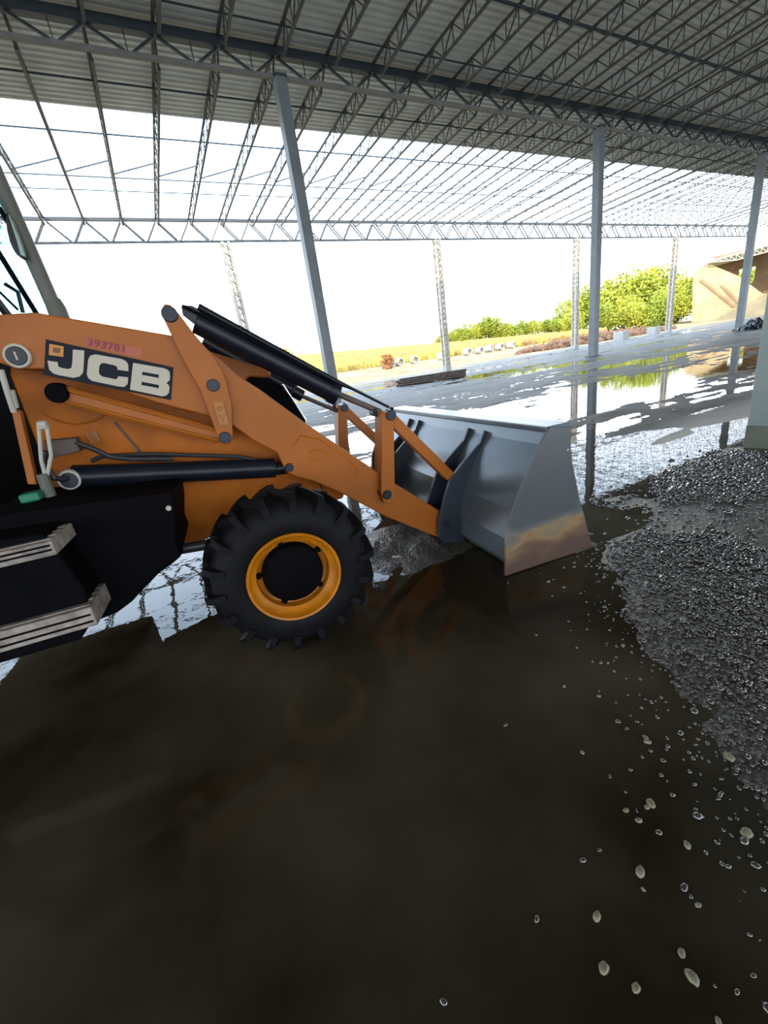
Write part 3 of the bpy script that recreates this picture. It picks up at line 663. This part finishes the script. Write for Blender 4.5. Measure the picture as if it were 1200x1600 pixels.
# ------------------------------------------------------------------ stones
ico_v = []; ph = (1+5**.5)/2
for a in (-1,1):
    for c in (-ph,ph): ico_v += [(0,a,c),(a,c,0),(c,0,a)]
import bmesh
def ico(sub):
    bm = bmesh.new(); bmesh.ops.create_icosphere(bm, subdivisions=sub, radius=1.0)
    v = np.array([x.co[:] for x in bm.verts]); f = np.array([[q.index for q in x.verts] for x in bm.faces]); bm.free(); return v, f
iv, if_ = ico(2)
pebm = mat('wet_pebble', (0.050, 0.044, 0.034), 0.04, spec=1.0, var=0.5, scale=14, lo=0.3, hi=0.7)
pebm.node_tree.nodes['Principled BSDF'].inputs['Coat Weight'].default_value = 1.0
palem = mat('pale_pebble', (0.27, 0.25, 0.16), 0.3, var=0.35, scale=30)
nstone = 26000
X = rng.uniform(0.5, 5.3, nstone*6); Yp = rng.uniform(-0.7, 3.0, nstone*6)
G = gravel(X, Yp); flat = sstep(0.05, 0.16, fbm(X*0.9+3, Yp*1.6+40, 3))
Gs = np.clip(sstep(-0.38, 0.45, np.minimum((0.94*X-0.62-Yp)*0.73+0.35*fbm(X*1.3, Yp*1.3, 3), 2.45-Yp+0.25*fbm(X*.8+9, Yp*.8, 3))), 0, 1)
keep = rng.random(len(X)) < (0.75*Gs**2.5+0.25*Gs**6)*(1-0.93*flat)*np.clip(2.2/np.hypot(X,Yp), 0.15, 1)
X = X[keep][:nstone]; Yp = Yp[keep][:nstone]; k = len(X)
sz = rng.uniform(0.0032, 0.0085, k)*(1+0.8*(rng.random(k) > 0.9))*np.clip(np.hypot(X,Yp)/2.0, 1, 2.2)
i1, f1 = ico(1)
ang = rng.uniform(0, 6.28, k); sc3 = rng.uniform(0.6, 1.3, (k,3)); sc3[:,2] *= 0.7
jit = 1+0.18*rng.standard_normal((k, len(i1), 1))*0.6
V = i1[None]*sc3[:,None]*sz[:,None,None]*jit
ca_, sa_ = np.cos(ang)[:,None], np.sin(ang)[:,None]
V = np.stack([V[...,0]*ca_-V[...,1]*sa_, V[...,0]*sa_+V[...,1]*ca_, V[...,2]], -1)
V += np.stack([X, Yp, np.maximum(ground_z(X,Yp),-0.002)+sz*0.25], -1)[:,None]
F = (f1[None]+(np.arange(k)*len(i1))[:,None,None]).reshape(-1,3)
g_ = np_mesh('gravel', V.reshape(-1,3), F, pebm); tag(g_, 'spread of small wet gravel over the ground at the right', 'gravel', kind='stuff')
# loose pebbles seen singly
pmeshes = []
for q in range(5):
    v = iv*np.array([1.3,0.95,0.65])*(1+0.10*rng.standard_normal((len(iv),1))); 
    me_o = np_mesh('pebble', v*1.0, if_, palem if q < 3 else pebm); pmeshes.append(me_o.data); bpy.data.objects.remove(me_o, do_unlink=True)
peb = [(1.0,0.49,.012),(0.80,0.40,.012),(1.13,0.30,.014),(0.86,0.32,.010),(1.06,0.25,.010),(0.70,0.22,.012),(0.62,0.40,.010),(0.55,0.33,.011),(0.95,0.14,.012),(0.78,0.11,.012),(1.35,0.44,.014),(1.20,0.62,.010)]
px_ = []
for q in range(70):
    a_ = rng.uniform(0, 1); d_ = abs(rng.normal(0, 0.28)); x0 = 0.62+2.2*a_**1.4; y0 = 0.94*x0-0.62
    px_.append((x0-d_*0.68+rng.normal(0,.05), y0+d_*0.73, rng.uniform(.004,.009)))
for q, (x, y, s) in enumerate(peb+px_):
    if y < 0.03: continue
    o = bpy.data.objects.new('pebble', pmeshes[q % 5]); COL.objects.link(o)
    z = max(0.0, float(ground_z(np.array([x]), np.array([y]))[0]))
    o.location = (x, y, z+s*0.35); o.scale = (s,s,s); o.rotation_euler = (0,0,rng.uniform(0,6.28))
    if q < len(peb): tag(o, 'pale pebble lying on the wet ground near the bottom right of the photo', 'pebble', 'pale pebbles at the bottom right')
    else: tag(o, 'small loose stone along the inner edge of the gravel', 'pebble', 'loose stones along the gravel edge')
# splinter of white litter by the wheel
MB().prism([(-0.03,0),(0.03,0.004),(0.035,0.012),(-0.025,0.01)], -0.006, 0.006).build('litter_scrap', M['white'], label='small white scrap lying in the mud in front of the wheel', category='litter', bevel=0.001)
s_ = bpy.data.objects['litter_scrap']; s_.location = (1.25,2.52,0.03); s_.rotation_euler = (0,0,-0.9)

# ------------------------------------------------------------------ yard clutter
def gz(x, y): return float(ground_z(np.array([float(x)]), np.array([float(y)]))[0])
pm = MB().tube([(-1.9,0,0),(1.9,0,0)],0.055,10).build('pipe', M['rust'], label='dark pipe in the heap lying on the wet yard', category='pipe', group='heap of dark pipes in the yard', smooth=True)
rr = random.Random(3); cx, cy = 14.4, 21.0; ang_ = math.atan2(-1.5, 3.7)
first = True
for row, nr in enumerate((8,7,5,2)):
    for q in range(nr):
        o = pm if first else pm.copy()
        if not first: COL.objects.link(o)
        first = False
        off = (q-(nr-1)/2)*0.125
        o.location = (cx-math.sin(ang_)*off+rr.uniform(-.25,.25), cy+math.cos(ang_)*off, 0.09+row*0.098)
        o.rotation_euler = (0,0,ang_+rr.uniform(-.02,.02))
# concrete blocks near the trees
for (x, y, s, lb) in ((50.8,33.6,1.25,'pale concrete cube right of the middle column, before the trees'),(58.9,34.6,1.1,'pale concrete cube at the foot of the post before the trees')):
    MB().box((-s/2,-s/2,-0.1),(s/2,s/2,s*0.8)).build('concrete_block', M['concrete'], label=lb, category='block', bevel=0.04).location = (x,y,gz(x,y))
# row of concrete culvert rings along the field
rings = [(27.6,49.2),(29.0,49.1),(31.2,49.0),(40.5,49.5),(42.6,49.4),(44.6,49.6),(47.0,50.0),(49.4,50.2),(35.0,48.2)]
rb = MB(); rb.lathe([(0.36,-0.5),(0.5,-0.5),(0.5,0.5),(0.36,0.5),(0.36,-0.5)],(0,0,0.5),24)
r0 = rb.build('culvert_ring', M['concrete'], label='short pale concrete pipe ring lying at the edge of the field', category='concrete pipe', group='concrete pipe rings along the field', smooth=True)
for q, (x, y) in enumerate(rings):
    o = r0 if q == 0 else r0.copy()
    if q: COL.objects.link(o)
    o.location = (x, y, gz(x,y)-0.04); o.rotation_euler = (0,0,rr.uniform(-.5,.5))
def lumps(name, cx, cy, rx, ry, h, n, mt, smin, smax, seed, **tags):
    rg = np.random.default_rng(seed); a = rg.uniform(0,6.28,n); r = np.sqrt(rg.random(n))
    x = cx+rx*r*np.cos(a); y = cy+ry*r*np.sin(a); z = ground_z(x,y)+h*(1-r**2)*rg.random(n)
    s = rg.uniform(smin,smax,n); V = i1[None]*rg.uniform(.5,1.5,(n,1,3))*s[:,None,None]*(1+.15*rg.standard_normal((n,len(i1),1)))
    V = V+np.stack([x,y,z],-1)[:,None]; F = (f1[None]+(np.arange(n)*len(i1))[:,None,None]).reshape(-1,3)
    return tag(np_mesh(name, V.reshape(-1,3), F, mt, False), **tags)
soil = mat('red_earth', (0.32,0.15,0.07), 0.9, var=0.5, scale=1.0)
darkm = mat('dark_plastic', (0.015,0.016,0.02), 0.3)
lumps('earth_bank', 58, 41, 17, 1.8, 0.9, 1500, soil, .15, .5, 1, label='low bank of reddish earth and debris in front of the trees', category='earth bank', kind='stuff')
lumps('rubble_heap', 38.6, 15.3, 1.9, 1.0, 0.55, 220, darkm, .10, .28, 2, label='black heap at the foot of the right-hand column', category='heap', kind='stuff')
def leafy(name, cx, cy, cz, rx, ry, rz, n, ls, seed, mt, clumps=14):
    rg = np.random.default_rng(seed)
    cc = rg.standard_normal((clumps,3)); cc /= np.linalg.norm(cc,axis=1,keepdims=True); cc *= rg.uniform(.25,.72,(clumps,1))
    w = rg.integers(0,clumps,n); d = rg.standard_normal((n,3)); d /= np.linalg.norm(d,axis=1,keepdims=True); d *= rg.uniform(.55,1,(n,1))*0.42
    P = (cc[w]+d)*np.array([rx,ry,rz])+np.array([cx,cy,cz])
    a = rg.standard_normal((n,3)); a /= np.linalg.norm(a,axis=1,keepdims=True); b2 = np.cross(a, rg.standard_normal((n,3))); b2 /= np.linalg.norm(b2,axis=1,keepdims=True)
    s = ls*rg.uniform(.6,1.3,(n,1))
    V = np.stack([P-a*s, P+b2*s*.6, P+a*s, P-b2*s*.6], 1).reshape(-1,3); F = np.arange(4*n).reshape(-1,4)
    return V, F
def leaf_mat(name, c1, c2):
    mt = mat(name, c1, 0.6, col2=c2, var=0.3, scale=0.6); b = mt.node_tree.nodes['Principled BSDF']
    return mt
leafm = [leaf_mat('leaf_yellow_green', (0.50,0.46,0.04), (0.26,0.30,0.025)), leaf_mat('leaf_green', (0.38,0.40,0.035), (0.16,0.22,0.02))]
tmesh = []
for q in range(4):
    V, F = leafy('foliage', 0,0,0.49,0.46,0.46,0.58, 5200, 0.024, 50+q, None, 22)
    o = np_mesh('foliage', V, F, leafm[q % 2], False); me = o.data; bpy.data.objects.remove(o, do_unlink=True); tmesh.append(me)
tb = MB(); tb.tube([(0,0,-0.05),(0.01,0,0.3),(0,0.01,0.6)],[0.03,0.022,0.01],8)
for a_ in range(5): tb.tube([(0,0,0.28+.05*a_),(0.22*math.cos(a_*2.4),0.22*math.sin(a_*2.4),0.5+.06*a_)],[0.012,0.004],6)
trunk_me = tb.build('trunk', M['brown']); tme = trunk_me.data; bpy.data.objects.remove(trunk_me, do_unlink=True)
def tree(az, d, h, wf, q, lb, grp=None, drop=0):
    x = d*math.sin(math.radians(az)); y = d*math.cos(math.radians(az)); z = gz(x,y)-drop
    t = empty('tree', (x,y,z), rr.uniform(0,6), label=lb, category='tree', group=grp); t.scale = (h*wf,h*wf,h)
    for nm, me_ in (('trunk',tme),('foliage',tmesh[q % 4])):
        c = bpy.data.objects.new(nm, me_); COL.objects.link(c); c.parent = t
tree(66.6, 142, 11, 1.3, 2, 'yellow-green tree seen through the opening in the sunlit shed')
tree(15.9, 112, 5.6, 1.2, 0, 'lone small tree on the field crest left of the tallest column', drop=1.0)
for q, (az, d, el) in enumerate(((37.5,112,2.9),(39.0,112,3.4),(40.6,112,3.1),(42.0,113,3.6),(43.7,114,3.0),(45.4,115,2.8),(47.1,116,2.5),(48.9,117,2.3),(36.1,114,2.0))):
    z = gz(d*math.sin(math.radians(az)), d*math.cos(math.radians(az)))
    top = 1.4+d*math.tan(math.radians(el)); tree(az, d, max(3.5,(top-z)*1.12), 1.5, q, 'young bright green tree in the low line behind the field', 'low line of young trees behind the field', drop=0.35)
for q, (az, d, el) in enumerate(((50.7,118,3.7),(52.2,120,4.5),(53.6,121,4.7),(55.0,118,5.0),(56.6,120,5.2),(58.0,119,5.4),(59.2,118,5.3),(60.3,120,5.0),(61.0,124,4.9),(51.5,108,2.6),(54.4,106,2.8),(57.4,106,3.0),(59.6,106,3.0),(61.0,110,3.2),(49.9,112,2.0))):
    z = gz(d*math.sin(math.radians(az)), d*math.cos(math.radians(az)))
    top = 1.4+d*math.tan(math.radians(el))
    tree(az, d, (top-z)*1.13, 1.2, q+1, 'dense green tree in the tall clump left of the sunlit wall' if q < 9 else 'low bushy tree at the front of the tall clump', 'tall clump of trees' if q < 9 else 'bushes before the tall clump', drop=(top-z)*0.09)
# crop field: stalks
nf = 42000
fx = rng.uniform(-10, 150, nf); fy = 51+46*rng.random(nf)**1.3
fy = np.round(fy/0.9)*0.9+rng.normal(0,.12,nf)
kp = (np.abs(np.degrees(np.arctan2(fx,fy))-33) < 22); fx = fx[kp]; fy = fy[kp]; nf = len(fx)
hz_ = rng.uniform(.5,1.0,nf); fz = ground_z(fx,fy); aa = rng.uniform(0,3.14,nf); lw = rng.uniform(.10,.22,nf)
lean = rng.normal(0,.12,(nf,2))
dx, dy = np.cos(aa)*lw, np.sin(aa)*lw
V = np.stack([np.stack([fx-dx*.3,fy-dy*.3,fz],-1),np.stack([fx+dx*.3,fy+dy*.3,fz],-1),np.stack([fx+dx+lean[:,0],fy+dy+lean[:,1],fz+hz_],-1),np.stack([fx-dx+lean[:,0],fy-dy+lean[:,1],fz+hz_*.8],-1)],1).reshape(-1,3)
cropm = mat('dry_crop', (0.55,0.47,0.10), 0.8, col2=(0.42,0.24,0.10), var=.3, scale=0.25, lo=.42, hi=.58)
tag(np_mesh('crop_field', V, np.arange(4*nf).reshape(-1,4), cropm, False), 'yellowing crop on the rising field behind the yard', 'crop', kind='stuff')
V, F = leafy('shrub', 26.5,47.5,0,1.4,1.0,1.3,900,0.14,91,None,8); V[:,2] += gz(26.5,47.5)+0.7
tag(np_mesh('dry_shrub', V, F, mat('dry_leaf',(0.40,0.18,0.07),.8), False), 'reddish brown dry shrub just right of the tallest column', 'shrub')

# ------------------------------------------------------------------ sunlit open-sided building beyond
def wp(az, d, z): return (d*math.sin(math.radians(az)), d*math.cos(math.radians(az)), z)
bo = wp(67, 108, 0); BR = -math.radians(67)
bt = empty('shed_building', bo, BR, label='sunlit open shed with pale raking wall at the right, past the trees', category='building')
# local x runs right along the wall, local y away from the viewer
d0 = 108
def lx(az): return d0*math.tan(math.radians(az-67))
def lz(az, el): return 1.4+d0/math.cos(math.radians(az-67))*math.tan(math.radians(el))
wall = [(lx(62.9),-0.3),(lx(62.6),lz(62.6,4.3)),(lx(63.7),lz(63.7,4.75)),(lx(66.2),lz(66.2,3.1)),(lx(68.2),lz(68.2,1.15)),(lx(72),lz(72,0.6)),(lx(72),-0.3)]
MB().prism(wall, 0, 0.8).build('raking_wall', M['brick'], bt)
for (a0, e0, a1, e1) in ((63.3,3.4,66.3,0.35),(65.0,2.6,66.7,0.5)):
    MB().bar((lx(a0),-0.35,lz(a0,e0)),(lx(a1),-0.35,lz(a1,e1)),0.22,0.3).build('raking_bar', M['brickred'], bt)  # reddish diagonal bars across the wall face
zt = lz(68,4.95)+2.0; wx0, wx1, wz0, wz1 = lx(66.2)*1.14, lx(66.2)*1.14+2.6, lz(66.2,2.5), lz(66.2,4.2)
b = MB(); b.box((lx(63.7),16,-0.3),(wx0,16.6,zt)); b.box((wx1,16,-0.3),(lx(75),16.6,zt)); b.box((wx0,16,-0.3),(wx1,16.6,wz0)); b.box((wx0,16,wz1),(wx1,16.6,zt))
b.build('back_wall', M['shedwall'], bt)
e0, e1 = lz(63.7,4.75), lz(68.4,4.95)
MB().add([(lx(63.7),-1.5,e0),(lx(75),-1.5,e1+1.2),(lx(75),17,e1+1.6),(lx(63.7),17,e0+.4),(lx(63.7),-1.5,e0+.18),(lx(75),-1.5,e1+1.38),(lx(75),17,e1+1.8),(lx(63.7),17,e0+.6)],
  [(0,1,2,3),(7,6,5,4),(0,4,5,1),(1,5,6,2),(2,6,7,3),(3,7,4,0)]).build('roof', M['sheet'], bt)
tr_ = MB(); n = 26
def tp(s): return (lx(63.7)+(lx(75)-lx(63.7))*s, e0+(e1+1.2-e0)*s)
for q in range(n):
    a, c = tp(q/n), tp((q+1)/n)
    tr_.bar((a[0],-1.4,a[1]-0.02),(c[0],-1.4,c[1]-0.9*min(1,(q+1)/5)),0.10); tr_.bar((c[0],-1.4,c[1]-0.02),(c[0],-1.4,c[1]-0.9*min(1,(q+1)/5)),0.08)
a, c = tp(0.2), tp(1); tr_.bar((a[0],-1.4,a[1]-0.9),(c[0],-1.4,c[1]-0.9),0.14); a = tp(0); c = tp(.2); tr_.bar((a[0],-1.4,a[1]),(c[0],-1.4,c[1]-0.9),0.14)
tr_.build('eaves_truss', M['post'], bt)
